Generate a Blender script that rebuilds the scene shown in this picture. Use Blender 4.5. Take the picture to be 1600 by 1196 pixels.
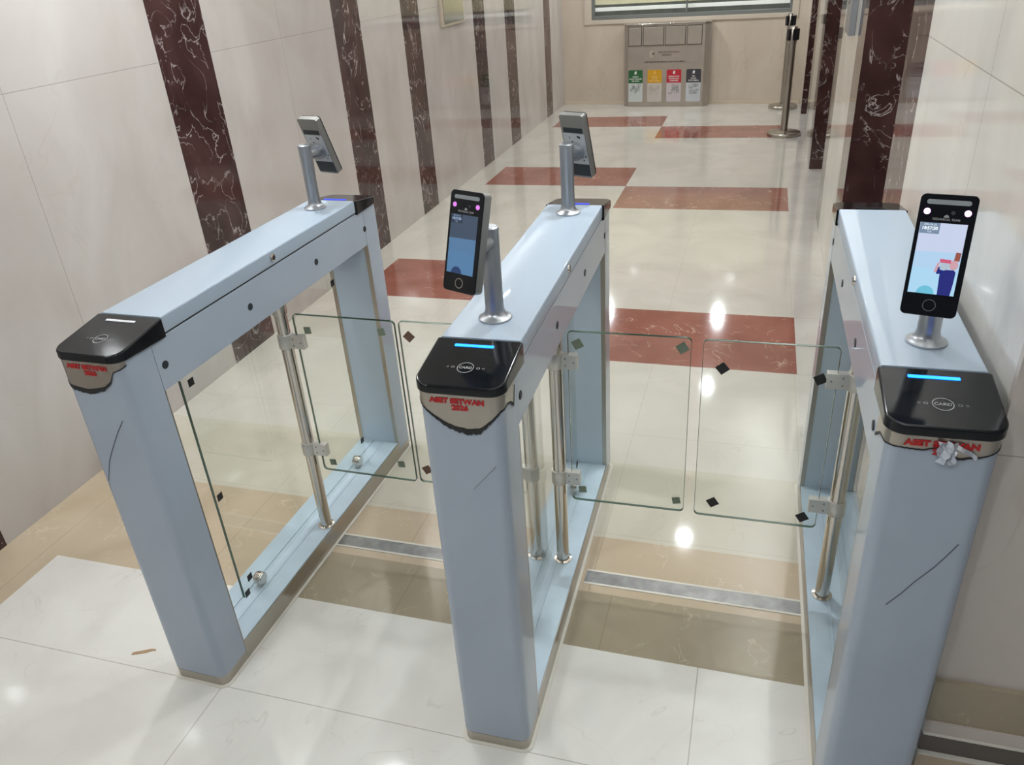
import bpy, bmesh, math, random
from mathutils import Matrix, Vector
random.seed(7)
for o in list(bpy.data.objects): bpy.data.objects.remove(o)
S = bpy.context.scene
COL = S.collection
# ---------------------------------------------------------------- camera, world, lights, exposure
cam_d = bpy.data.cameras.new('camera'); cam = bpy.data.objects.new('camera', cam_d); COL.objects.link(cam)
yw, pt, rl = math.radians(-18.2202), math.radians(-28.3816), math.radians(-4.1172)
F = Vector((math.sin(yw)*math.cos(pt), math.cos(yw)*math.cos(pt), math.sin(pt)))
R0 = Vector((math.cos(yw), -math.sin(yw), 0)); U0 = R0.cross(F)
RT = R0*math.cos(rl)+U0*math.sin(rl); UP = U0*math.cos(rl)-R0*math.sin(rl)
cam.matrix_world = Matrix(((RT.x, UP.x, -F.x, 1.0389), (RT.y, UP.y, -F.y, -1.1413), (RT.z, UP.z, -F.z, 1.6416), (0, 0, 0, 1)))
cam_d.sensor_fit = 'HORIZONTAL'; cam_d.sensor_width = 36; cam_d.lens = 1226.885/1600*36
cam_d.clip_start = .02; cam_d.clip_end = 100
S.camera = cam
W = bpy.data.worlds.new('world'); S.world = W; W.use_nodes = True
W.node_tree.nodes['Background'].inputs[0].default_value = (.80, .86, 1, 1)
W.node_tree.nodes['Background'].inputs[1].default_value = .13
S.view_settings.view_transform = 'Standard'; S.view_settings.look = 'None'
S.view_settings.gamma = 1; S.view_settings.use_curve_mapping = False
S.view_settings.exposure = 0.17
CEIL = 2.4
def lamp(x, y, p, r=.045, col=(.925, .97, 1)):
    l = bpy.data.lights.new('downlight', 'AREA'); l.shape = 'DISK'; l.size = 2*r; l.energy = p; l.color = col
    o = bpy.data.objects.new('downlight', l); o.location = (x, y, CEIL-.02); COL.objects.link(o)
for yy in (-1.2, 1.28, 3.74, 6.20, 8.0):
    for xx in (-.62, .74): lamp(xx, yy, {-1.2: 6.5, 1.28: 12, 3.74: 3.0, 6.20: 5.0, 8.0: 13}[yy])
for sx in (-1, 1):      # added strips along both walls, shining up at the ceiling as soft fill
    l = bpy.data.lights.new('added_uplight', 'AREA'); l.shape = 'RECTANGLE'; l.size = .08; l.size_y = 8; l.energy = 50; l.color = (.90, .96, 1)
    o = bpy.data.objects.new('added_uplight', l); o.location = (.08+sx*1.2, 1.9, 2.12); o.rotation_euler = (math.pi, 0, 0); COL.objects.link(o)
# ---------------------------------------------------------------- materials
def lin(c): return tuple(((v/255)/12.92 if v/255 <= .04045 else (((v/255)+.055)/1.055)**2.4) for v in c)+(1,)
def mat(name, col, rough=.5, metal=0., **k):
    m = bpy.data.materials.new(name); m.use_nodes = True; b = m.node_tree.nodes['Principled BSDF']
    b.inputs['Base Color'].default_value = lin(col); b.inputs['Roughness'].default_value = rough; b.inputs['Metallic'].default_value = metal
    if 'emit' in k: b.inputs['Emission Color'].default_value = lin(k['emit']); b.inputs['Emission Strength'].default_value = k.get('es', 1)
    if 'coat' in k: b.inputs['Coat Weight'].default_value = k['coat']; b.inputs['Coat Roughness'].default_value = .03
    if 'noise' in k: # subtle mottling of the surface colour
        n = m.node_tree; tc = n.nodes.new('ShaderNodeTexCoord'); t = n.nodes.new('ShaderNodeTexNoise'); t.inputs['Scale'].default_value = k['noise']; t.inputs['Detail'].default_value = 5
        n.links.new(tc.outputs['Object'], t.inputs['Vector'])
        r = n.nodes.new('ShaderNodeValToRGB'); r.color_ramp.elements[0].position = .35; r.color_ramp.elements[1].position = .65
        v = k.get('amt', .06); r.color_ramp.elements[0].color = tuple(x*(1-v) for x in lin(col)[:3])+(1,); r.color_ramp.elements[1].color = tuple(min(1, x*(1+v)) for x in lin(col)[:3])+(1,)
        n.links.new(t.outputs['Fac'], r.inputs['Fac']); n.links.new(r.outputs['Color'], b.inputs['Base Color'])
        t2 = n.nodes.new('ShaderNodeMapRange'); t2.inputs[3].default_value = rough*.8; t2.inputs[4].default_value = rough*1.25
        n.links.new(t.outputs['Fac'], t2.inputs[0]); n.links.new(t2.outputs[0], b.inputs['Roughness'])
    return m
def marble(name, c1, c2, cv, vein=.5, width=.02, vscale=2.5, rough=.09, seams=None, cseam=(120, 108, 95), vdetail=3, stretch=(1, 1, 1), nscale=3., vmask=(.45, .6), sf=.5):
    """polished stone: cloudy two-tone body, thin veins, optional joint lines. seams: list of ('x'|'y'|'z', offset, period or None)"""
    m = bpy.data.materials.new(name); m.use_nodes = True; n = m.node_tree; N = n.nodes; L = n.links; b = N['Principled BSDF']
    tc = N.new('ShaderNodeTexCoord'); mp = N.new('ShaderNodeMapping'); mp.inputs['Scale'].default_value = stretch; L.new(tc.outputs['Object'], mp.inputs['Vector'])
    t = N.new('ShaderNodeTexNoise'); t.inputs['Scale'].default_value = nscale; t.inputs['Detail'].default_value = 8; t.inputs['Distortion'].default_value = .8; L.new(mp.outputs[0], t.inputs['Vector'])
    r = N.new('ShaderNodeValToRGB'); r.color_ramp.elements[0].position = .3; r.color_ramp.elements[1].position = .7
    r.color_ramp.elements[0].color = lin(c1); r.color_ramp.elements[1].color = lin(c2); L.new(t.outputs['Fac'], r.inputs['Fac'])
    v = N.new('ShaderNodeTexNoise'); v.inputs['Scale'].default_value = vscale; v.inputs['Detail'].default_value = vdetail; v.inputs['Distortion'].default_value = 1.6; L.new(mp.outputs[0], v.inputs['Vector'])
    def M(op, a, c=None, d=None):
        x = N.new('ShaderNodeMath'); x.operation = op
        for i, q in enumerate((a, c, d)):
            if q is None: continue
            if isinstance(q, (int, float)): x.inputs[i].default_value = q
            else: L.new(q, x.inputs[i])
        return x.outputs[0]
    dv = M('ABSOLUTE', M('SUBTRACT', v.outputs['Fac'], .5))
    line = N.new('ShaderNodeMapRange'); line.inputs[1].default_value = 0; line.inputs[2].default_value = width; line.inputs[3].default_value = 1; line.inputs[4].default_value = 0; L.new(dv, line.inputs[0])
    mk = N.new('ShaderNodeTexNoise'); mk.inputs['Scale'].default_value = vscale*1.7; mk.inputs['Detail'].default_value = 4; L.new(mp.outputs[0], mk.inputs['Vector'])
    mr = N.new('ShaderNodeMapRange'); mr.inputs[1].default_value = vmask[0]; mr.inputs[2].default_value = vmask[1]; L.new(mk.outputs['Fac'], mr.inputs[0])
    f = M('MULTIPLY', M('MULTIPLY', line.outputs[0], mr.outputs[0]), vein)
    mx = N.new('ShaderNodeMix'); mx.data_type = 'RGBA'; L.new(f, mx.inputs[0]); L.new(r.outputs[0], mx.inputs[6]); mx.inputs[7].default_value = lin(cv)
    out = mx.outputs[2]
    if seams:
        sp = N.new('ShaderNodeSeparateXYZ'); L.new(tc.outputs['Object'], sp.inputs[0]); acc = None
        for ax, off, per in seams:
            q = sp.outputs['xyz'.index(ax)]
            d = M('SUBTRACT', q, off)
            if per: d = M('SUBTRACT', d, M('MULTIPLY', M('ROUND', M('DIVIDE', d, per)), per))
            d = M('LESS_THAN', M('ABSOLUTE', d), .0013)
            acc = d if acc is None else M('MAXIMUM', acc, d)
        m2 = N.new('ShaderNodeMix'); m2.data_type = 'RGBA'; L.new(M('MULTIPLY', acc, sf), m2.inputs[0]); L.new(out, m2.inputs[6]); m2.inputs[7].default_value = lin(cseam); out = m2.outputs[2]
    L.new(out, b.inputs['Base Color']); b.inputs['Roughness'].default_value = rough; b.inputs['IOR'].default_value = 1.5
    return m
SF = [('x', .07, .6), ('y', .22, .6)]
CREAM = marble('cream_floor', (200, 195, 185), (214, 209, 200), (180, 172, 158), .35, .008, 2.2, .07, SF, sf=.22)
CREAM_N = marble('cream_floor_front', (212, 209, 203), (228, 226, 221), (192, 186, 176), .4, .008, 2.6, .07, [('x', -.2, 1.2), ('y', 0, .6)])
CREAM2 = marble('warm_cream_floor', (194, 188, 172), (208, 202, 187), (174, 165, 146), .4, .008, 2.6, .07, SF, sf=.2)
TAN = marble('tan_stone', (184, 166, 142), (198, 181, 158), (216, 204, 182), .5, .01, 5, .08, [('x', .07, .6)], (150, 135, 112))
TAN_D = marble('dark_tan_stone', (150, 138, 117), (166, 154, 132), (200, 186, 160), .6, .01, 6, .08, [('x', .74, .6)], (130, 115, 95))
RED = marble('red_marble', (140, 86, 73), (160, 105, 92), (222, 190, 172), .75, .010, 4.5, .08, None, vdetail=5)
GREYB = marble('pale_grey_marble', (196, 190, 184), (212, 208, 202), (160, 150, 140), .3, .01, 3, .07, [('y', .22, .6)])
WALLM = marble('cream_wall_left', (190, 183, 178), (206, 201, 197), (172, 162, 153), .16, .007, 2., .07, [('z', 1.36, None), ('y', .94, None), ('y', 2.64, None), ('y', 5.02, None), ('y', 7.36, None)], stretch=(1, 1, .55))
WALLR = marble('cream_wall_right', (208, 204, 197), (224, 221, 214), (192, 184, 173), .3, .007, 2., .06, [('z', 1.39, None), ('y', .62, None), ('z', .885, None)], stretch=(1, 1, .55))
WALLE = marble('cream_wall_end', (190, 180, 172), (206, 197, 189), (176, 164, 152), .3, .007, 2., .12, [('z', .885, None)], stretch=(1, 1, .55))
WALLB = marble('cream_wall_back', (202, 188, 170), (216, 203, 187), (180, 164, 144), .3, .007, 1.6, .14, [('x', -.55, 1.1)], stretch=(1, 1, .4))
DARK = marble('burgundy_marble', (54, 36, 36), (84, 60, 58), (200, 190, 187), .85, .015, 6.5, .06, [('z', 1.36, None), ('z', .62, None)], (70, 50, 48), 6, (1, 1, .75), 4., (.40, .58))
PLAST = mat('ceiling_paint', (226, 222, 214), .8)
FILM = mat('blue_grey_film', (162, 174, 189), .5, noise=3.5, amt=.04, coat=.7)
LIDM = mat('pale_blue_lid', (162, 177, 193), .5, noise=2, amt=.02, coat=.35)
INNER = mat('grey_inner_panel', (190, 206, 222), .35)
TRAY = mat('pale_blue_tray', (184, 201, 214), .22, noise=8, amt=.06)
STEEL = mat('brushed_steel', (178, 172, 163), .28, 1.)
STEELD = mat('drain_steel', (150, 150, 150), .38, .85, noise=25, amt=.18)
CHROME = mat('polished_steel', (206, 200, 192), .12, 1.)
SATIN = mat('bright_clamp_steel', (208, 206, 200), .3, .55)
SILVER = mat('satin_aluminium', (176, 180, 186), .3, .85)
SILV_D = mat('aluminium_side', (140, 140, 138), .38, .6)
BLACK = mat('black_gloss', (14, 17, 22), .1); BLACK.node_tree.nodes['Principled BSDF'].inputs['Specular IOR Level'].default_value = .36
BLACKS = mat('black_satin', (22, 26, 30), .32)
CHAR = mat('burnt_film_edge', (30, 32, 34), .55)
WHITE = mat('white_sealant', (214, 210, 200), .5)
GREYT = mat('print_grey', (150, 150, 152), .5)
REDT = mat('red_print', (176, 28, 30), .45)
LED = mat('blue_led', (10, 60, 200), .3, emit=(20, 110, 255), es=4.5)
LEDF = mat('blue_led_far', (10, 40, 200), .3, emit=(40, 70, 255), es=1.6)
LEDOFF = mat('unlit_led_strip', (214, 216, 220), .3)
IR = mat('pink_led', (255, 230, 255), .3, emit=(255, 170, 255), es=6)
IRD = mat('dim_pink_led', (190, 120, 200), .3, emit=(190, 105, 200), es=.8)
BAR = mat('grey_lamp_bar', (140, 146, 150), .4)
RUB = mat('dark_rubber', (36, 44, 50), .5)
SQB = mat('black_sticker', (28, 28, 30), .5); SQG = mat('grey_green_sticker', (118, 128, 112), .5); SQBR = mat('brown_sticker', (104, 76, 58), .5)
def glassm(name, tint):
    """clear sheet glass: straight-through transmission with a slight tint plus Fresnel reflection"""
    m = bpy.data.materials.new(name); m.use_nodes = True; n = m.node_tree; n.nodes.remove(n.nodes['Principled BSDF']); out = n.nodes['Material Output']
    t = n.nodes.new('ShaderNodeBsdfTransparent'); t.inputs[0].default_value = tint+(1,); g = n.nodes.new('ShaderNodeBsdfGlossy'); g.inputs['Roughness'].default_value = .01
    f = n.nodes.new('ShaderNodeFresnel'); gm = n.nodes.new('ShaderNodeNewGeometry'); mr = n.nodes.new('ShaderNodeMapRange'); mr.inputs[3].default_value = 1.45; mr.inputs[4].default_value = 1/1.45; n.links.new(gm.outputs['Backfacing'], mr.inputs[0]); n.links.new(mr.outputs[0], f.inputs[0]); x = n.nodes.new('ShaderNodeMixShader')
    n.links.new(f.outputs[0], x.inputs[0]); n.links.new(t.outputs[0], x.inputs[1]); n.links.new(g.outputs[0], x.inputs[2]); n.links.new(x.outputs[0], out.inputs['Surface'])
    return m
GLASS = glassm('clear_glass', (.975, .987, .975)); GEDGE = mat('green_glass_edge', (70, 92, 78), .15)
# ---------------------------------------------------------------- mesh helpers
class MB:
    def __init__(s): s.b = bmesh.new()
    def box(s, x0, x1, y0, y1, z0, z1, mi=0):
        v = [s.b.verts.new(p) for p in ((x0, y0, z0), (x1, y0, z0), (x1, y1, z0), (x0, y1, z0), (x0, y0, z1), (x1, y0, z1), (x1, y1, z1), (x0, y1, z1))]
        for q in ((3, 2, 1, 0), (4, 5, 6, 7), (0, 1, 5, 4), (1, 2, 6, 5), (2, 3, 7, 6), (3, 0, 4, 7)): s.b.faces.new([v[i] for i in q]).material_index = mi
        return s
    def prism(s, pts, a, b_, axis='z', mi=0, top=None):
        """outline pts extruded from a to b_ along axis; top() may lift the end points"""
        def P(p, t):
            return {'z': (p[0], p[1], t), 'y': (p[0], t, p[1]), 'x': (t, p[0], p[1])}[axis]
        lo = [s.b.verts.new(P(p, a)) for p in pts]; hi = [s.b.verts.new(P(p, b_ if top is None else top(p))) for p in pts]
        n = len(pts)
        s.b.faces.new(lo[::-1]).material_index = mi; s.b.faces.new(hi).material_index = mi
        for i in range(n): s.b.faces.new((lo[i], lo[(i+1) % n], hi[(i+1) % n], hi[i])).material_index = mi
        return s
    def lathe(s, prof, c=(0, 0, 0), n=40, axis='z', mi=0):
        rings = []
        for r, h in prof:
            ring = []
            for i in range(n):
                t = 2*math.pi*i/n; x, y = r*math.cos(t), r*math.sin(t)
                p = {'z': (x, y, h), 'y': (x, h, y), 'x': (h, x, y)}[axis]
                ring.append(s.b.verts.new((p[0]+c[0], p[1]+c[1], p[2]+c[2])))
            rings.append(ring)
        for a, b_ in zip(rings, rings[1:]):
            for i in range(n): s.b.faces.new((a[i], a[(i+1) % n], b_[(i+1) % n], b_[i])).material_index = mi
        s.b.faces.new(rings[0][::-1]).material_index = mi; s.b.faces.new(rings[-1]).material_index = mi
        return s
    def tube(s, p0, p1, r, n=24, r1=None, mi=0):
        p0, p1 = Vector(p0), Vector(p1); d = p1-p0; q = d.to_track_quat('Z', 'Y'); r1 = r if r1 is None else r1
        A = [s.b.verts.new(p0+q@Vector((r*math.cos(2*math.pi*i/n), r*math.sin(2*math.pi*i/n), 0))) for i in range(n)]
        B = [s.b.verts.new(p1+q@Vector((r1*math.cos(2*math.pi*i/n), r1*math.sin(2*math.pi*i/n), 0))) for i in range(n)]
        for i in range(n): s.b.faces.new((A[i], A[(i+1) % n], B[(i+1) % n], B[i])).material_index = mi
        s.b.faces.new(A[::-1]); s.b.faces.new(B)
        return s
    def ribbon(s, top, bot):
        a = [s.b.verts.new(p) for p in top]; c = [s.b.verts.new(p) for p in bot]
        for i in range(len(a)-1): s.b.faces.new((a[i], a[i+1], c[i+1], c[i]))
        return s
    def build(s, name, m, parent=None, bevel=0., smooth=False, seg=2, solid=0.):
        bmesh.ops.recalc_face_normals(s.b, faces=s.b.faces[:])
        me = bpy.data.meshes.new(name); s.b.to_mesh(me); s.b.free()
        o = bpy.data.objects.new(name, me); COL.objects.link(o)
        for q in (m if isinstance(m, (list, tuple)) else [m]): me.materials.append(q)
        if parent: o.parent = parent
        if solid: md = o.modifiers.new('solid', 'SOLIDIFY'); md.thickness = solid; md.offset = 0
        if bevel: md = o.modifiers.new('bevel', 'BEVEL'); md.width = bevel; md.segments = seg; md.limit_method = 'ANGLE'; md.angle_limit = math.radians(38); md.harden_normals = True
        if smooth or bevel:
            for p in me.polygons: p.use_smooth = True
            try: me.set_sharp_from_angle(angle=math.radians(38))
            except Exception: pass
        return o
def rrect(x0, x1, y0, y1, r, n=6, corners=(1, 1, 1, 1)):
    """rounded rectangle outline; corners = (x0y0, x1y0, x1y1, x0y1)"""
    out = []
    for k, (cx, cy, sx, sy, a0) in enumerate(((x0, y0, 1, 1, 180), (x1, y0, -1, 1, 270), (x1, y1, -1, -1, 0), (x0, y1, 1, -1, 90))):
        if not corners[k]: out.append((cx, cy)); continue
        for i in range(n+1):
            a = math.radians(a0+90*i/n); out.append((cx+sx*r+r*math.cos(a), cy+sy*r+r*math.sin(a)))
    return out
def empty(name, loc, rz=0):
    o = bpy.data.objects.new(name, None); o.location = loc; o.rotation_euler = (0, 0, rz); o.empty_display_size = .05; COL.objects.link(o); return o
def tag(o, label, cat, group=None):
    o['label'] = label; o['category'] = cat
    if group: o['group'] = group
    return o
def struct(o): o['kind'] = 'structure'; return o
def text(name, s, size, m, parent, loc, rot, bold=0., align='CENTER', ext=.0003, sx=1.):
    c = bpy.data.curves.new(name, 'FONT'); c.body = s; c.size = size; c.offset = bold; c.align_x = align; c.align_y = 'CENTER'; c.extrude = ext; c.resolution_u = 3
    t = bpy.data.objects.new(name+'_curve', c); COL.objects.link(t); bpy.context.view_layer.update()
    me = bpy.data.meshes.new_from_object(t.evaluated_get(bpy.context.evaluated_depsgraph_get()))
    bpy.data.objects.remove(t); bpy.data.curves.remove(c)
    me.materials.clear(); me.materials.append(m); me.name = name
    o = bpy.data.objects.new(name, me); COL.objects.link(o); o.parent = parent; o.location = loc; o.rotation_euler = rot; o.scale = (sx, 1, 1); return o
FRONT = (math.pi/2, 0, 0)
# ---------------------------------------------------------------- floor
XL, XR = -1.29, 1.45
mats = [CREAM, CREAM_N, CREAM2, TAN, TAN_D, RED, GREYB]
xs = [-1.29, -1.1, -1.07, -.3, .07, .72, 1.28, 3.2]
ys = [-3.2, .34, .55, .80, 1.22, 2.02, 2.62, 3.22, 4.42, 5.02, 5.62, 6.80, 7.38, 7.95, 9.2]
def ftype(x, y):
    if y < .34: return 3 if x < -1.07 else 1
    if y < .55: return 4 if x > -.3 else 3
    if y < .80: return 3
    if x > 1.28: return 6
    if y < 1.22: return 2
    if x > -1.1:
        for a in (2.02, 4.42, 6.80):
            if x > .07 and a < y < a+.6-.02*(a > 6): return 5
            if x < .07 and a+.58 < y < a+1.19: return 5
    return 0
b = MB()
G = {}
def gv(x, y):
    if (x, y) not in G: G[(x, y)] = b.b.verts.new((x, y, 0))
    return G[(x, y)]
for i in range(len(xs)-1):
    for j in range(len(ys)-1):
        b.b.faces.new((gv(xs[i], ys[j]), gv(xs[i+1], ys[j]), gv(xs[i+1], ys[j+1]), gv(xs[i], ys[j+1]))).material_index = ftype((xs[i]+xs[i+1])/2, (ys[j]+ys[j+1])/2)
struct(b.build('floor', mats))
struct(MB().box(-1.6, 3.2, -3.2, 9.2, CEIL, CEIL+.1).build('ceiling', PLAST))
# ---------------------------------------------------------------- left wall: cream slabs with burgundy marble strips set flush
b = MB(); pil = [(.0, .345), (1.705, 2.05), (3.20, 3.535), (4.15, 4.45), (5.60, 5.90), (6.49, 6.82), (7.93, 8.21)]
cuts = [-3.2]; 
for p0, p1 in pil: cuts += [p0, p1]
cuts.append(9.2)
for i in range(len(cuts)-1): b.box(XL-.3, XL, cuts[i], cuts[i+1], 0, CEIL, i % 2)
struct(b.build('wall_left', [WALLM, DARK]))
# ---------------------------------------------------------------- back wall, slightly out of square, with window opening
BA = math.radians(-4.)
def bk(x): return 8.715-.07*x
back = empty('wall_back', (0, 8.715, 0), BA); struct(back)
WX0, WX1, WZ = -.935, 1.285, .935
b = MB(); b.box(-1.6, WX0, 0, .25, 0, CEIL).box(WX1, 1.75, 0, .25, 0, CEIL).box(WX0, WX1, 0, .25, 0, WZ).box(WX0, WX1, 0, .25, 2.1, CEIL)
struct(b.build('wall_slab', WALLB, back))
b = MB().box(-1.29, 1.45, -.015, 0, 0, .035); struct(b.build('skirting', mat('pale_skirting', (214, 200, 178), .3), back))
win = empty('window_1', (0, 8.715, 0), BA); struct(win)
ARCH = mat('pale_architrave', (208, 196, 180), .4); ALU = mat('grey_window_frame', (128, 132, 130), .4, .3)
b = MB().box(WX0-.085, WX0, -.012, .0, WZ-.045, 2.15).box(WX1, WX1+.07, -.012, 0, WZ-.045, 2.15).box(WX0, WX1, -.012, 0, WZ-.045, WZ)
b.build('architrave', ARCH, win, .003)
b = MB().box(WX0, WX1, .02, .07, WZ, WZ+.04).box(WX0, WX0+.03, .02, .07, WZ+.04, 2.1).box(WX1-.03, WX1, .02, .07, WZ+.04, 2.1).box(.15, .165, .02, .07, WZ+.04, 2.1)
b.build('window_frame', ALU, win, .003)
MB().box(WX0+.03, .15, .04, .046, WZ+.04, 2.1).build('pane', GLASS, win); MB().box(.165, WX1-.03, .04, .046, WZ+.04, 2.1).build('pane', GLASS, win)
MB().box(WX0, WX1, .10, .11, WZ+.155, 2.1).build('roller_blind', mat('blind_cloth', (226, 218, 188), .7, emit=(236, 228, 200), es=.12), win)  # faint glow put into the cloth, which is no lamp
MB().box(WX0, WX1, .09, .12, WZ+.085, WZ+.125).build('blind_rail', mat('white_rail', (232, 232, 230), .4, emit=(232, 232, 230), es=.35), win, .004)  # rail given a glow of its own as well
MB().box(WX0, WX1, .15, .16, WZ, 2.1).build('night_board', mat('dark_outside', (140, 146, 142), .3), win)
# ---------------------------------------------------------------- right wall: slabs, burgundy strips, three lift openings with dark jambs, end face towards camera
b = MB(); D1 = .32
segs = [(.10, 1.33, 0), (1.33, 1.66, 1), None, (2.85, 3.15, 1), (3.15, 4.0, 0), (4.0, 4.3, 1), None, (5.6, 5.9, 1), (5.9, 6.5, 0), (6.5, 6.85, 1), None, (7.97, 8.2, 1), (8.2, 9.1, 0)]
opens = [(1.66, 2.85), (4.3, 5.6), (6.85, 7.97)]
for sg in segs:
    if sg: b.box(XR, XR+.7 if sg[2] == 0 or sg[0] in (2.85, 5.6, 7.97) else XR+.6, sg[0], sg[1], 0, CEIL, sg[2])
for o0, o1 in opens:
    b.box(XR, XR+.6, o0, o1, 2.0, CEIL, 0); b.box(XR+D1+.04, XR+.6, o0, o1, 0, 2.0, 0)
struct(b.build('wall_right', [WALLR, DARK]))
for i, (o0, o1) in enumerate(opens):
    d = empty('door_%d' % (i+1), (XR+D1, (o0+o1)/2, 0)); struct(d); h = (o1-o0)/2-.02
    MB().box(0, .02, -h, -.002, 0, 1.98).build('door_leaf', STEEL, d); MB().box(0, .02, .002, h, 0, 1.98).build('door_leaf', STEEL, d)
# end face of the right wall, facing the camera
struct(MB().box(XR, 3.2, .085, .0995, .37, CEIL).build('wall_front_right', WALLE))
struct(MB().box(XR, 3.2, .075, .0995, .262, .37).build('band_1', TAN_D))  # tan, pale and grey bands across the end face from here down
struct(MB().box(XR, 3.2, .070, .0995, .232, .262).build('band_2', WALLE))
struct(MB().box(XR, 3.2, .066, .0995, .228, .232).box(XR, 3.2, .066, .0995, .168, .174).build('band_3', WHITE))
struct(MB().box(XR, 3.2, .074, .0995, .174, .228).build('band_4', mat('dark_recess_strip', (92, 84, 78), .4)))
struct(MB().box(XR, 3.2, .070, .0995, 0, .168).build('band_5', TAN))
# ---------------------------------------------------------------- turnstile barriers
UW, UL, YL, PD, ZB = .161, 1.203, .147, .099, .840
def beam_glass(parent, x, y0, y1, z0, z1, name='infill_glass'):
    pane = MB().prism(rrect(y0, y1, z0, z1, .008), x-.004, x+.004, 'x').build(name, GLASS, parent)
    return pane
def cap(parent, far, led):
    """card reader head: black wedge, thin at the outer edge, deep where it meets the lid"""
    ov = .006
    pts = rrect(-ov, UW+ov, -ov, YL-.001, .032, 8, (1, 1, 0, 0))
    zt = lambda y: .977+.0225*(y/YL)
    zb = lambda y: .957-.004*(y/YL)
    b = MB(); bb = b.b
    lo = [bb.verts.new((x, y, zb(y)-.0)) for x, y in pts]; hi = [bb.verts.new((x, y, zt(y))) for x, y in pts]
    n = len(pts); bb.faces.new(lo[::-1]); bb.faces.new(hi)
    for i in range(n): bb.faces.new((lo[i], lo[(i+1) % n], hi[(i+1) % n], hi[i]))
    c = b.build('card_reader', BLACK, parent, .004, seg=3)
    sl = math.atan2(.0225, YL)
    def on(y, dz=.0006): return zt(y)+dz
    bar = MB().prism(rrect(UW/2-.039, UW/2+.039, -.0035, .0035, .001, 2), 0, .0012, 'z').build('light_bar', led, c); bar.location = (-.004 if not far else 0, .121, on(.121, .0001)); bar.rotation_euler = (sl, 0, 0)
    if not far:
        rg = MB(); pr = 26
        o_ = [(.0160*math.cos(2*math.pi*i/36), .0160*math.sin(2*math.pi*i/36)) for i in range(37)]; i_ = [(x*.91, y*.91) for x, y in o_]
        rg.ribbon([(x, y, 0) for x, y in o_], [(x, y, 0) for x, y in i_])
        g = rg.build('printed_ring', GREYT, c); g.location = (UW/2, .052, on(.052)); g.rotation_euler = (sl, 0, 0)
        text('printed_word', 'CARD', .0095, GREYT, c, (UW/2, .052, on(.052)), (sl, 0, 0), .0002, ext=0)
        for dx, sz in ((-.0345, .006), (-.0245, .009), (.0245, .009), (.0345, .006)): text('printed_dot', 'O', sz, GREYT, c, (UW/2+dx, .052, on(.052, .0004)), (sl, 0, 0), 0, ext=0)
    return c
def collar(parent, prof, peel=None):
    """bare steel strip below the head where the film is torn; prof: list (u, z) lower edge, u along the rounded post outline"""
    P = []
    r = .022; e = .0012
    for i in range(7): P.append((-e, PD*.85*(1-i/6)+r*(i/6)))
    for i in range(1, 7): a = math.radians(180+90*i/6); P.append((r+(r+e)*math.cos(a), r+(r+e)*math.sin(a)))
    for i in range(1, 13): P.append((r+(UW-2*r)*i/12, -e))
    for i in range(1, 7): a = math.radians(270+90*i/6); P.append((UW-r+(r+e)*math.cos(a), r+(r+e)*math.sin(a)))
    for i in range(1, 7): P.append((UW+e, r+(PD*.85-r)*i/6))
    L = [0]
    for a, c in zip(P, P[1:]): L.append(L[-1]+math.dist(a, c))
    def at(u):
        for k in range(len(L)-1):
            if u <= L[k+1]+1e-9:
                t = (u-L[k])/(L[k+1]-L[k]); return (P[k][0]*(1-t)+P[k+1][0]*t, P[k][1]*(1-t)+P[k+1][1]*t)
        return P[-1]
    def low(u):
        for (a, za), (c, zc) in zip(prof, prof[1:]):
            if a <= u <= c: return za+(zc-za)*(u-a)/(c-a)
        return prof[-1][1]
    n = 90; us = [prof[0][0]+(prof[-1][0]-prof[0][0])*i/n for i in range(n+1)]
    rnd = random.Random(int(prof[2][1]*1e5)); top = []; bot = []; tb = []; tt = []
    for u in us:
        x, y = at(u); z = low(u)+rnd.uniform(-.0005, .0005); top.append((x, y, .958)); bot.append((x, y, min(z, .956)))
    c = MB().ribbon(top, bot).build('steel_collar', STEEL, parent, solid=.0008)
    # ragged blackened film edge along the tear
    hi, lo_ = [], []
    for i, u in enumerate(us):
        x, y = at(u); cx, cy = x-UW/2, y-.06; k = 1+.0009/max(.02, math.hypot(cx, cy)); zz = bot[i][2]
        dep = max(0, .957-zz)
        w = (.0012+max(0, dep-.026)*.22)*rnd.uniform(.8, 1.2)
        hi.append((UW/2+cx*k, .06+cy*k, zz+.001)); lo_.append((UW/2+cx*k, .06+cy*k, zz-w))
    MB().ribbon(hi, lo_).build('torn_film_edge', CHAR, parent, solid=.0008)
    return c
SCR = mat('scratch_grey', (74, 80, 88), .5)
def scuff(parent, pts, w=.0012, m=None):
    """thin scratch on the front of a post: pts (x, z) on y = 0"""
    a = [(x-w*.7, -.0006, z+w) for x, z in pts]; c = [(x+w*.7, -.0006, z-w) for x, z in pts]
    MB().ribbon(a, c).build('scuff_mark', m or SCR, parent, solid=.0003)
def sq(parent, name, m, x, y, z, plane, s=.0125, rot=0):
    """small square sticker; plane 'y' lies on an XZ pane, 'x' on a YZ pane"""
    h = s; c, d = math.cos(rot), math.sin(rot); pts = [(h*(c*u-d*v), h*(d*u+c*v)) for u, v in ((-1, -1), (1, -1), (1, 1), (-1, 1))]
    if plane == 'y': b = MB().prism([(x+p, z+q) for p, q in pts], y-.0006, y+.0006, 'y')
    else: b = MB().prism([(y+p, z+q) for p, q in pts], x-.0006, x+.0006, 'x')
    return b.build(name, m, parent)
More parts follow.
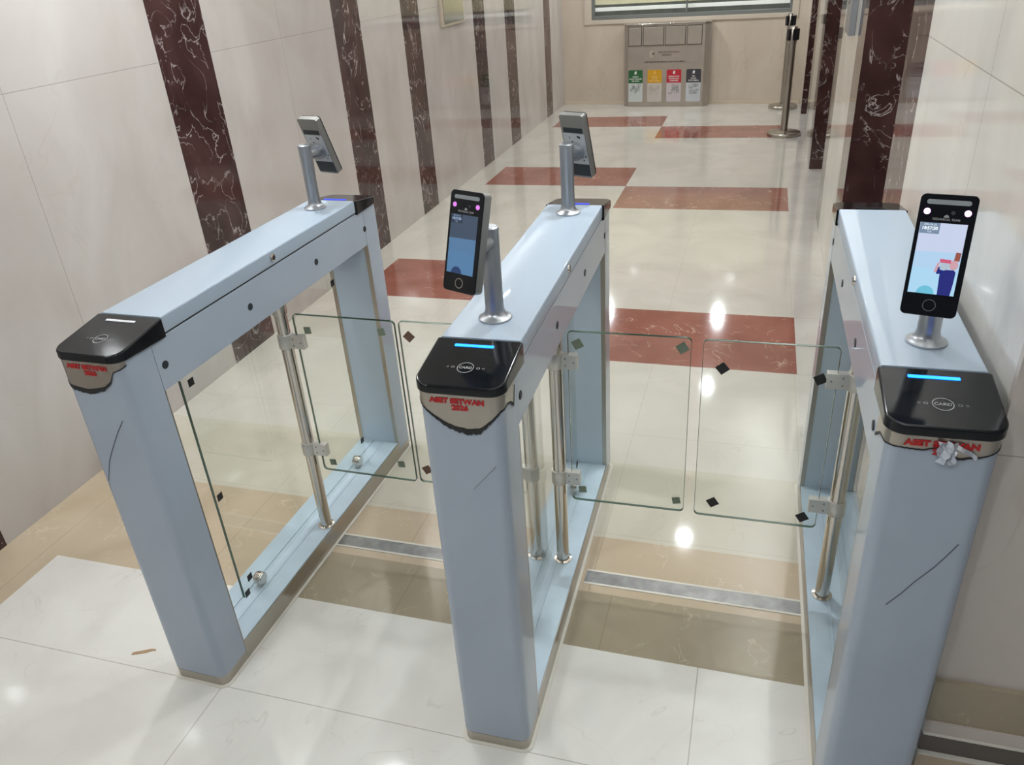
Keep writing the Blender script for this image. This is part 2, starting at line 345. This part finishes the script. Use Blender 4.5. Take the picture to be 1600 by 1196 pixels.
def barrier(x0, y0, rz, label, prof, led, wings, px, panex, lockside, pale=None):
    u = tag(empty('turnstile_barrier', (x0, y0, 0), rz), label, 'turnstile', 'turnstile barriers side by side')
    for far in (0, 1):
        f = (lambda y: UL-y) if far else (lambda y: y)
        pts = rrect(0, UW, 0, PD, .022, 8, (1, 1, 0, 0)); pts = [(x, f(y)) for x, y in pts]
        MB().prism(pts, .030, .957, 'z').build('post', FILM, u, .0015)
        MB().prism([(x*.99+.0008, y) for x, y in pts], 0, .030, 'z').build('plinth', STEEL, u)
        # inner face: steel edging around a grey inset panel
        ya, yb = (UL-PD-.003, UL-PD) if far else (PD, PD+.003)
        b = MB().box(0, .014, ya, yb, .066, ZB).box(UW-.014, UW, ya, yb, .066, ZB).box(.014, UW-.014, ya, yb, ZB-.014, ZB)
        b.build('steel_edging', STEEL, u)
        ya, yb = (UL-PD-.0015, UL-PD) if far else (PD, PD+.0015)
        MB().box(.014, UW-.014, ya, yb, .066, ZB-.014).build('inner_panel', INNER, u)
    # base tray between the posts
    MB().box(0, UW, PD, UL-PD, 0, .062).build('base_rail', STEEL, u)
    MB().box(.002, UW-.002, PD, UL-PD, .062, .0655).box(.052, .060, PD+.01, UL-PD-.01, .0655, .0685).box(.098, .102, PD+.01, UL-PD-.01, .0655, .067).build('base_tray', TRAY, u, .001)
    MB().prism(rrect(-.008, UW+.008, -.008, UL+.008, .026, 6), 0, .0022, 'z').build('sealant_line', WHITE, u)
    # beam and lid
    MB().box(.0005, UW-.0005, PD+.0012, UL-PD-.0012, ZB, .957).build('beam', FILM, u, .001)
    MB().prism(rrect(-.001, UW+.001, .9605, 1.0, .004, 3), YL, UL-YL, 'y').build('lid', LIDM, u, .0008)
    MB().box(.002, UW-.002, PD, UL-PD, .957, .9605).build('lid_gap', CHAR, u)
    cap(u, 0, led)
    c2 = cap(u, 1, LEDF if lockside else BLACKS); c2.rotation_euler = (0, 0, math.pi); c2.location = (UW, UL, 0)
    cl = collar(u, prof)
    if pale: pale(u)
    t1 = text('asset_text', 'ASET SETWAN', .0140, REDT, cl, (UW/2-.003, -.0024, .9440), FRONT, .0009, sx=1.14); text('asset_text', '2026', .0140, REDT, cl, (UW/2+.002, -.0024, .9305), FRONT, .0009, sx=1.13)
    for sx in (0, 1):
        for yy in (.123, .452, .788, 1.10):
            MB().lathe([(.0095, -.0012), (.0095, .0006), (.0080, .0012), (.0080, .0013)], (UW*sx, yy, .895), 24, 'x').build('sensor_window', RUB, u)
    lx = UW+.001 if lockside else -.001
    s_ = 1 if lockside else -1
    lk = MB().lathe([(.011, 0), (.0105, s_*.003), (.007, s_*.0045), (.0069, s_*.0046)], (lx, .585, .981), 24, 'x').build('lid_lock', CHROME, u, smooth=True)
    MB().box(lx+s_*.0044-.0004, lx+s_*.0044+.0006, .583, .587, .975, .987).build('keyhole', CHAR, lk)
    # fixed glass infill held by round fittings on the tray
    if panex is not None:
        g = beam_glass(u, panex, .225, .985, .083, .800)
        MB().box(panex-.0032, panex+.0032, .2235, .2255, .09, .79).build('pane_edge', GEDGE, g)
        for yy in (.305, .925):
            MB().lathe([(.0165, -.013), (.0185, -.010), (.0185, -.005), (.0185, .005), (.0185, .010), (.0165, .013), (.016, .0131)], (panex, yy, .092), 28, 'x').build('glass_fitting', CHROME, u, smooth=True)
            MB().box(panex-.009, panex+.009, yy-.012, yy+.012, .0655, .078).build('fitting_foot', CHROME, u, .001)
        for yy, zz in ((.256, .772), (.240, .434), (.262, .134), (.237, .096), (.965, .756), (.972, .15)):
            sq(g, 'square_sticker', SQB, panex+.0046, yy, zz, 'x', .010)
    # swinging wings on steel poles
    for (pxx, xa, xb, m, sts, mm) in wings:
        MB().lathe([(.026, .0655), (.026, .069), (.0185, .0705), (.0180, .075), (.0180, ZB-.03), (.0215, ZB-.029), (.0215, ZB), (.0214, ZB)], (pxx, UL/2, 0), 32).build('gate_pole', CHROME, u, smooth=True)
        lo, hi = min(xa, xb), max(xa, xb)
        wg = MB().prism(rrect(lo, hi, .291, .812, .012), UL/2-.004, UL/2+.004, 'y').build('gate_wing', GLASS, u)
        e = MB(); o_ = rrect(lo, hi, .291, .812, .012); i_ = rrect(lo+.0012, hi-.0012, .2922, .8108, .011)
        e.ribbon([(x, UL/2, z) for x, z in o_+o_[:1]], [(x, UL/2, z) for x, z in i_+i_[:1]]); e.build('wing_edge', GEDGE, wg, solid=.0075)
        d = 1 if xa < xb and abs(pxx-xa) < abs(pxx-xb) else -1
        near = xa if d == 1 else xb
        for zz in (.727, .365):
            MB().lathe([(.0215, zz-.021), (.0222, zz-.020), (.0222, zz+.020), (.0215, zz+.021), (.021, zz+.0211)], (pxx, UL/2, 0), 32).build('clamp_ring', SATIN, wg, smooth=True)
            x1 = pxx+d*.016; x2 = near+d*.024
            MB().box(min(x1, x2), max(x1, x2), UL/2-.010, UL/2+.010, zz-.020, zz+.020).build('clamp_block', SATIN, wg, .001)
            for q, dz in ((.3, .010), (.3, -.010), (.8, 0)):
                MB().tube((x1+(x2-x1)*q, UL/2-.010, zz+dz), (x1+(x2-x1)*q, UL/2-.0112, zz+dz), .0026, 12).build('clamp_screw', STEELD, wg)
        for sx_, sz_, rr in sts: sq(wg, 'square_sticker', mm, sx_, UL/2-.0046, sz_, 'y', .0105 if rr < .3 else .0125, rr)
    return u
profA = [(0, .945), (.03, .935), (.062, .925), (.075, .905), (.10, .895), (.135, .889), (.16, .893), (.185, .900), (.205, .915), (.22, .938), (.25, .946), (.2, .95)][:-1]
profB = [(0, .948), (.04, .945), (.062, .940), (.075, .935), (.10, .917), (.125, .899), (.145, .890), (.17, .886), (.195, .890), (.215, .908), (.235, .926), (.262, .928), (.285, .920), (.30, .905), (.306, .925), (.312, .94)]
profC = [(0, .905), (.03, .925), (.06, .932), (.09, .934), (.13, .932), (.15, .940), (.165, .93), (.18, .922), (.21, .928), (.24, .938), (.27, .948), (.3, .95)]
def peelC(u):
    # loose flap of film hanging over the asset text
    b = MB(); rnd = random.Random(3); n = 9; V = []
    for i in range(n):
        row = []
        for j in range(6):
            x = .072+.028*i/(n-1)+.004*rnd.uniform(-1, 1)-.006*(j/5)*(i/(n-1)-.5); z = .952-.040*j/5+.002*rnd.uniform(-1, 1)
            row.append(b.b.verts.new((x, -.006-.005*math.sin(i*1.3+j)*rnd.uniform(.4, 1), z)))
        V.append(row)
    for i in range(n-1):
        for j in range(5): b.b.faces.new((V[i][j], V[i+1][j], V[i+1][j+1], V[i][j+1]))
    b.build('loose_film', mat('crumpled_film', (188, 194, 204), .25, coat=.6), u, solid=.0006)
    b = MB(); top = [(.098+.030*t/6, -.008-.004*math.sin(t), .950-.020*(t/6)**1.3) for t in range(7)]
    b.ribbon(top, [(x-.002, y-.002, z-.006) for x, y, z in top]); b.build('curled_film_strip', mat('white_film_back', (176, 180, 188), .3), u, solid=.0006)
XA, XB, XC = -.3467, .4781, 1.2697
ga = [(-.131-XA, .766, .1), (-.135-XA, .324, .1), (.097-XA, .349, .1), (.098-XA, .779, .2)]
A = barrier(XA, .0018, -.0194, 'grey-blue turnstile barrier nearest the striped wall, its card reader bar unlit white', profA, LEDOFF,
            [(-.212-XA, -.173-XA, .139-XA, 0, ga, SQG)], .134, .085, 1)
gbl = [(.196-XB, .769, .785), (.196-XB, .338, .5)]
gbr = [(.654-XB, .778, .5), (.913-XB, .785, .6), (.658-XB, .330, .1), (.914-XB, .327, .2)]
Bq = barrier(XB, -.0001, .0136, 'middle turnstile barrier standing between the two lanes, with two steel gate poles', profB, LED,
             [(.512-XB, .168-XB, .478-XB, 0, gbl, SQBR), (.593-XB, .628-XB, .934-XB, 0, gbr, SQG)], .1, .0805, 1)
gc = [(1.006-XC, .739, .7), (1.229-XC, .728, .5), (1.005-XC, .338, .6), (1.231-XC, .323, .6)]
Cq = barrier(XC, .0045, .0074, 'right-hand turnstile barrier beside the right wall, loose film flap over its asset text', profC, LED,
             [(1.309-XC, .958-XC, 1.266-XC, 0, gc, SQB)], .04, .090, 0, peelC)
scuff(A, [(-.224-XA, .817), (-.245-XA, .79), (-.266-XA, .76), (-.286-XA, .73), (-.302-XA, .704), (-.317-XA, .67), (-.328-XA, .644)], .0007)
scuff(Cq, [(1.405-XC, .757), (1.392-XC, .730), (1.378-XC, .703), (1.355-XC, .668), (1.338-XC, .637), (1.318-XC, .607)], .0007)
WS = mat('pale_scuff', (190, 198, 204), .5)
for x, z in ((.05, .33), (.083, .325), (.087, .30), (.12, .29)): scuff(A, [(x, z), (x+.004, z-.006)], .0022, WS)
scuff(Bq, [(.142, .809), (.118, .780), (.092, .75)], .0005, mat('faint_scratch', (120, 128, 136), .5))
# ---------------------------------------------------------------- face recognition terminals on the lids
DW, DH, DT = .0786, .1853, .0227
def screen_mats(k):
    return k
def terminal(px, py, dc, yaw, tilt, label, lit):
    root = tag(empty('face_recognition_terminal', (px, py, 1.0003)), label, 'face scanner', 'face recognition terminals on the barriers')
    h = .192
    MB().lathe([(.034, 0), (.034, .0035), (.031, .006), (.0245, .009), (.0208, .015), (.0192, .024), (.0185, .06), (.0195, h-.012), (.0205, h-.006), (.0195, h-.002), (.016, h), (.0155, h)], (0, 0, 0), 40).build('stand', SILVER, root, smooth=True)
    fr = Matrix.Rotation(math.radians(yaw), 4, 'Z')@Matrix.Rotation(math.radians(tilt), 4, 'X')
    c = Vector(dc)-Vector((px, py, 1.0003))
    def put(o, sub=False):
        o.location = c; o.rotation_euler = (math.radians(tilt), 0, math.radians(yaw)); return o
    back = c+fr@Vector((0, DT/2+.001, -.012)); tgt = Vector((0, 0, h-.030))
    b = MB().tube(tgt, back, .0165, 24, .0175); b.tube(back-(back-tgt).normalized()*.012, back, .026, 28)
    b.build('bracket', SILVER, root, smooth=True)
    body = put(MB().prism(rrect(-DW/2, DW/2, -DH/2, DH/2, .008, 6), -DT/2+.003, DT/2, 'y').build('housing', SILV_D, root, .0015))
    # rear plate: bright perforated plate between two dark recesses
    MB().box(-DW/2+.004, DW/2-.004, DT/2, DT/2+.0006, -.050, .040).build('rear_plate', mat('zinc_plate', (188, 192, 198), .4, .3), body)
    MB().box(-DW/2+.008, DW/2-.008, DT/2, DT/2+.0008, .042, .056).build('vent_slot', RUB, body)
    MB().box(-DW/2+.004, DW/2-.004, DT/2, DT/2+.0008, -DH/2+.006, -.052).build('lower_cover', RUB, body)
    rn = random.Random(5)
    for q in range(12):
        x = rn.uniform(-.030, .030); z = rn.uniform(-.044, .034); w = rn.uniform(.0015, .003)
        MB().box(x-w, x+w, DT/2+.0006, DT/2+.001, z-w*rn.uniform(.6, 1.5), z+w*1.2).build('plate_hole', CHAR, body)
    fg = put(MB().prism(rrect(-DW/2, DW/2, -DH/2, DH/2, .008, 6), -DT/2, -DT/2+.003, 'y').build('front_glass', BLACK, root, .0008))
    Y = -DT/2
    def fl(name, pts, m, d=.0003): return MB().prism(pts, Y-d, Y-.00005, 'y').build(name, m, fg)
    fl('lamp_bar', rrect(-.030, .030, .0775, .0845, .0034), BAR)
    for s in (-1, 1): fl('infrared_led', [(s*.0275+.0045*math.cos(a*math.pi/10), .0665+.0045*math.sin(a*math.pi/10)) for a in range(20)], IR if lit else IRD, .0006)
    fl('camera_lens', [(.008+.003*math.cos(a*math.pi/8), .066+.003*math.sin(a*math.pi/8)) for a in range(16)], RUB)
    text('printed_brand', 'TECHNICAL TEAM', .0046, GREYT, fg, (0, Y-.0003, .0555), FRONT, .0001, ext=.0001)
    fl('printed_emblem', [(-.004, .0585), (.004, .0585), (.0025, .0615), (0, .0630), (-.0025, .0615)], GREYT)
    sx0, sx1, sz0, sz1 = -.0335, .0305, -.058, .050
    e = .9 if lit else .85
    if lit: cols = [(198, 208, 232), (180, 190, 218), (176, 208, 236), (172, 214, 240)]
    else: cols = [(62, 78, 98), (78, 106, 134), (84, 122, 160), (84, 126, 166)]
    def em(name, c_, k=1.): return mat(name, (8, 8, 8), .2, emit=c_, es=e*k)
    fl('screen', [(sx0, sz0), (sx1, sz0), (sx1, sz1), (sx0, sz1)], em('screen_upper', cols[0]))
    zs = [sz0, -.024, .006]
    fl('screen_picture', [(sx0, sz0), (sx1, sz0), (sx1, -.02), (sx0, -.018)], em('screen_low', cols[3]), .0005)
    fl('screen_picture', [(sx0, -.018), (sx1, -.020), (sx1, .008), (sx0, .006)], em('screen_mid', cols[2]), .0005)
    TB = em('time_box', (120, 140, 165) if lit else (40, 52, 72)); TW = em('time_text', (240, 248, 255) if lit else (150, 175, 205))
    fl('time_box', [(sx0+.0005, sz1-.0165), (sx0+.0275, sz1-.0165), (sx0+.0275, sz1), (sx0+.0005, sz1)], TB, .0006)
    text('time_text', '18:57:20', .0064, TW, fg, (sx0+.014, Y-.0008, sz1-.0085), FRONT, .00025, ext=.0001)
    text('time_text', '2026-06-23', .0038, TW, fg, (sx0+.014, Y-.0008, sz1-.0030), FRONT, 0, ext=.0001)
    text('time_text', 'TUE', .0034, TW, fg, (sx0+.014, Y-.0008, sz1-.0138), FRONT, 0, ext=.0001)
    arc = [(-.0095+.0125*math.cos(a*math.pi/12), sz0+.0125*math.sin(a*math.pi/12)) for a in range(13)]
    fl('screen_figure', arc, em('face_guide', (110, 190, 215) if lit else (38, 62, 104)), .0008)
    if lit:
        NAVY = em('navy_shirt', (38, 44, 120)); SKIN = em('skin_tone', (205, 160, 170)); 
        fl('screen_figure', [(.0075, sz0), (.0250, sz0), (.0265, -.040), (.0270, -.022), (.0240, -.0185), (.0135, -.0190), (.0085, -.0210), (.0015, -.0265), (.0000, -.0225), (.0010, -.0160), (.0045, -.0150), (.0055, -.0195), (.0060, -.030)][::-1], NAVY, .0009)
        fl('screen_figure', [(-.003, -.024), (.001, -.0235), (.0035, -.010), (.001, -.008), (-.001, -.014)], SKIN, .0010)
        fl('screen_figure', [(.0225+.006*math.cos(a*math.pi/8), -.0110+.0075*math.sin(a*math.pi/8)) for a in range(16)], SKIN, .0011)
        fl('screen_figure', [(.0045, -.0185), (.0165, -.0190), (.0175, -.0085), (.0045, -.0080)], em('phone_back', (176, 190, 205)), .0012)
        fl('screen_figure', [(.0030, -.0085), (.0180, -.0090), (.0180, -.0035), (.0030, -.0030)], em('pink_phone', (205, 90, 120)), .0013)
        fl('screen_figure', [(.0215, -.0040), (.0290, -.0050), (.0295, .0080), (.0225, .0085)], em('brown_door', (150, 84, 72)), .0012)
    rg = MB(); o_ = [(.0095*math.cos(a*math.pi/20), .0095*math.sin(a*math.pi/20)) for a in range(41)]
    rg.ribbon([(x, Y-.0006, z-.0755) for x, z in o_], [(x*.86, Y-.0006, z*.86-.0755) for x, z in o_]); rg.build('button_ring', CHROME, fg, solid=.0006)
    return root
terminal(1.352, .255, (1.321, .149, 1.195), -11.46, -14.1, 'face recognition terminal with a bright screen showing the photographer, on the right-hand barrier', True)
terminal(.557, .246, (.539, .171, 1.184), -21.7, -16.2, 'face recognition terminal with a dim blue screen, on the near end of the middle barrier', False)
terminal(-.254, .973, (-.254, 1.065, 1.171), 180-14.5, -19.3, 'face recognition terminal seen from behind, on the barrier nearest the striped wall', False)
terminal(.545, .975, (.558, 1.06, 1.169), 180-21.5, -15.0, 'face recognition terminal seen from behind, on the far end of the middle barrier', False)
# ---------------------------------------------------------------- floor channels between the barriers
def channel(x0, x1, label):
    r = tag(empty('floor_channel', ((x0+x1)/2, .612, 0)), label, 'floor channel', 'steel floor channels across the lanes')
    h = (x1-x0)/2
    MB().box(-h, h, -.024, .024, 0, .0015).build('cover_strip', STEELD, r)
    MB().box(-h, h, -.031, -.024, 0, .0018).box(-h, h, .024, .031, 0, .0018).build('sealant', WHITE, r)
channel(-.176, .468, 'steel strip in the floor of the left lane, between the left and middle barriers')
channel(.650, 1.260, 'steel strip in the floor of the right lane, between the middle and right barriers')
# ---------------------------------------------------------------- recycling station by the back wall
RB = mat('bronze_steel', (182, 172, 160), .34, .5, noise=10, amt=.04); DG = mat('dark_gap', (60, 52, 46), .6)
bn = tag(empty('recycling_station', (-.035, 8.60, 0), BA), 'bronze-coloured steel recycling station with four lids, standing against the back wall', 'recycling bin')
hw = .485
MB().prism([(-hw, .085), (-hw, -.01), (-hw+.055, -.055), (hw-.055, -.055), (hw, -.01), (hw, .085)], .0, .872, 'z').build('cabinet', RB, bn, .004)
MB().prism([(-hw-.005, .09), (-hw-.005, -.012), (-hw+.053, -.062), (hw-.053, -.062), (hw+.005, -.012), (hw+.005, .09)], .872, .892, 'z').build('top_trim', CHROME, bn, .006)
for i, (a, c) in enumerate(((-.425, -.28), (-.255, -.03), (-.005, .215), (.24, .395))):
    f = MB().box(a-.006, c+.006, -.0565, -.055, .66, .862).build('flap_surround', DG, bn)
    MB().box(a, c, -.062, -.0565, .667, .856).build('flap', RB, f, .003)
CARDS = [((44, 104, 58), (208, 214, 212), 'SAMPAH', 'BAHAN ORGANIK', 'MAKANAN'), ((218, 164, 36), (206, 198, 190), 'KERTAS', 'KOTAK', 'SURAT KHABAR'), ((196, 44, 58), (208, 198, 200), 'SAMPAH KITAR', 'PLASTIK KACA', 'ALUMINIUM'), ((66, 64, 72), (202, 206, 210), 'SISA', 'BUKAN', 'KITAR SEMULA')]
WT = mat('white_print', (236, 236, 232), .5); LG = mat('line_print', (120, 124, 124), .6)
for i, (cc, cl, *tx) in enumerate(CARDS):
    x0 = -.425+.222*i; x1 = x0+.166
    k = MB().prism(rrect(x0, x1, .055, .405, .014, 4), -.0565, -.055, 'y').build('sorting_card', mat('card_pale', cl, .45), bn)
    MB().prism(rrect(x0, x1, .262, .405, .014, 4, (0, 0, 1, 1)), -.0575, -.0565, 'y').build('card_heading', mat('card_head', cc, .45), k)
    for j, t in enumerate(tx): text('card_text', t, .021, WT if i != 1 else mat('cream_print', (240, 205, 130), .5), k, ((x0+x1)/2, -.0580, .330-.023*j), FRONT, .0005, sx=.85)
    cxm = (x0+x1)/2
    MB().prism([(cxm-.012, .358), (cxm+.010, .358), (cxm+.014, .385), (cxm, .395), (cxm-.012, .380)], -.0580, -.0575, 'y').build('card_icon', WT if i != 1 else mat('cream_icon', (236, 190, 90), .5), k)
    dr = MB(); rn = random.Random(i)
    for q in range(20):
        xx = cxm+rn.uniform(-.055, .055); zz = rn.uniform(.135, .225); w, hh = rn.uniform(.006, .016), rn.uniform(.01, .03); z1 = zz+hh
        for (a, c_, d, e_) in ((xx-w, xx+w, zz, zz+.0025), (xx-w, xx+w, z1, z1+.0025), (xx-w, xx-w+.0025, zz, z1), (xx+w-.0025, xx+w, zz, z1)): dr.box(a, c_, -.0570, -.0565, d, e_)
    dr.build('card_drawing', LG if i != 1 else mat('faint_print', (180, 172, 160), .6), k)
DKT = mat('dark_print', (88, 76, 68), .5)
text('heading_text', 'JABATAN SETIAUSAHA', .026, DKT, bn, (.035, -.0560, .590), FRONT, .0004, sx=.9)
text('heading_text', 'KERAJAAN', .026, DKT, bn, (.01, -.0560, .560), FRONT, .0004, sx=.9)
text('heading_text', 'JOM ASINGKAN SISA MENGIKUT JENIS TONG SAMPAH', .024, DKT, bn, (-.01, -.0560, .488), FRONT, .0005, sx=.78)
MB().prism([(-.155+.030*math.cos(a), .575+.034*math.sin(a)) for a in [math.radians(70+22*t) for t in range(11)]]+[(-.150+.016*math.cos(a), .575+.022*math.sin(a)) for a in [math.radians(290-22*t) for t in range(11)]], -.0565, -.055, 'y').build('printed_crest', mat('pale_print', (206, 196, 180), .4), bn)
MB().lathe([(.010, -.0565), (.010, -.055), (.0099, -.055)], (-.138, 0, .577), 16, 'y').build('printed_crest', DKT, bn)
# ---------------------------------------------------------------- queue posts near the right wall
def queue_post(x, y, label):
    r = tag(empty('queue_barrier_post', (x, y, 0)), label, 'queue post', 'retractable belt posts by the right wall')
    MB().lathe([(.150, 0), (.152, .004), (.152, .026), (.145, .034), (.06, .040), (.045, .046), (.0449, .046)], n=56).build('base', STEEL, r, smooth=True)
    MB().lathe([(.032, .044), (.032, .80), (.0319, .80)], n=32).build('pole', STEEL, r, smooth=True)
    MB().lathe([(.035, .80), (.035, .935), (.031, .945), (.0309, .945)], n=32).build('belt_head', CHROME, r, smooth=True)
    for a in (0, 90, 180, 270):
        q = MB().box(.028, .052, -.020, .020, .83, .925).build('belt_slot', BLACKS, r, .004); q.rotation_euler = (0, 0, math.radians(a+25))
    return r
queue_post(1.268, 6.91, 'nearer of two steel belt posts standing beside the right wall')
queue_post(1.272, 8.34, 'farther steel belt post, just behind the nearer one by the back wall')
# ---------------------------------------------------------------- polished plate on the left wall, call plate on the right wall
pl = tag(empty('lift_call_plate', (XL, 5.09, 1.215)), 'polished steel plate on the left wall between two burgundy strips', 'wall plate')
MB().box(0, .022, -.245, .245, 0, .62).build('frame', mat('pale_plate_frame', (196, 184, 166), .3), pl, .004)
MB().box(.022, .026, -.215, .215, .02, .60).build('mirror_plate', CHROME, pl, .001)
for k in range(2): MB().lathe([(.022, .026), (.022, .032), (.018, .034), (.0179, .034)], (0, 0, .26+.12*k), 24, 'x').build('call_button', SILVER, pl, smooth=True)
p2 = tag(empty('lift_call_plate', (XR, 3.44, 1.20)), 'narrow satin steel plate on the right wall between two dark marble jambs', 'wall plate')
MB().box(-.030, 0, -.12, .12, 0, .30).build('plate', SILVER, p2, .004)
MB().lathe([(.016, -.030), (.016, -.036), (.0159, -.036)], (0, 0, .15), 24, 'x').build('call_button', CHROME, p2, smooth=True)
# ---------------------------------------------------------------- small chip on the floor
chip = MB().prism([(-.030, -.012), (-.010, -.004), (.004, .002), (.022, .016), (.030, .014), (.026, .022), (.012, .020), (-.006, .010), (-.022, .002), (-.032, -.004)], 0.0002, .0012, 'z').build('plaster_chip', mat('brown_chip', (168, 138, 104), .6))
chip.location = (-.49, .045, 0); tag(chip, 'small brown flake lying on the pale floor left of the left barrier foot', 'flake')
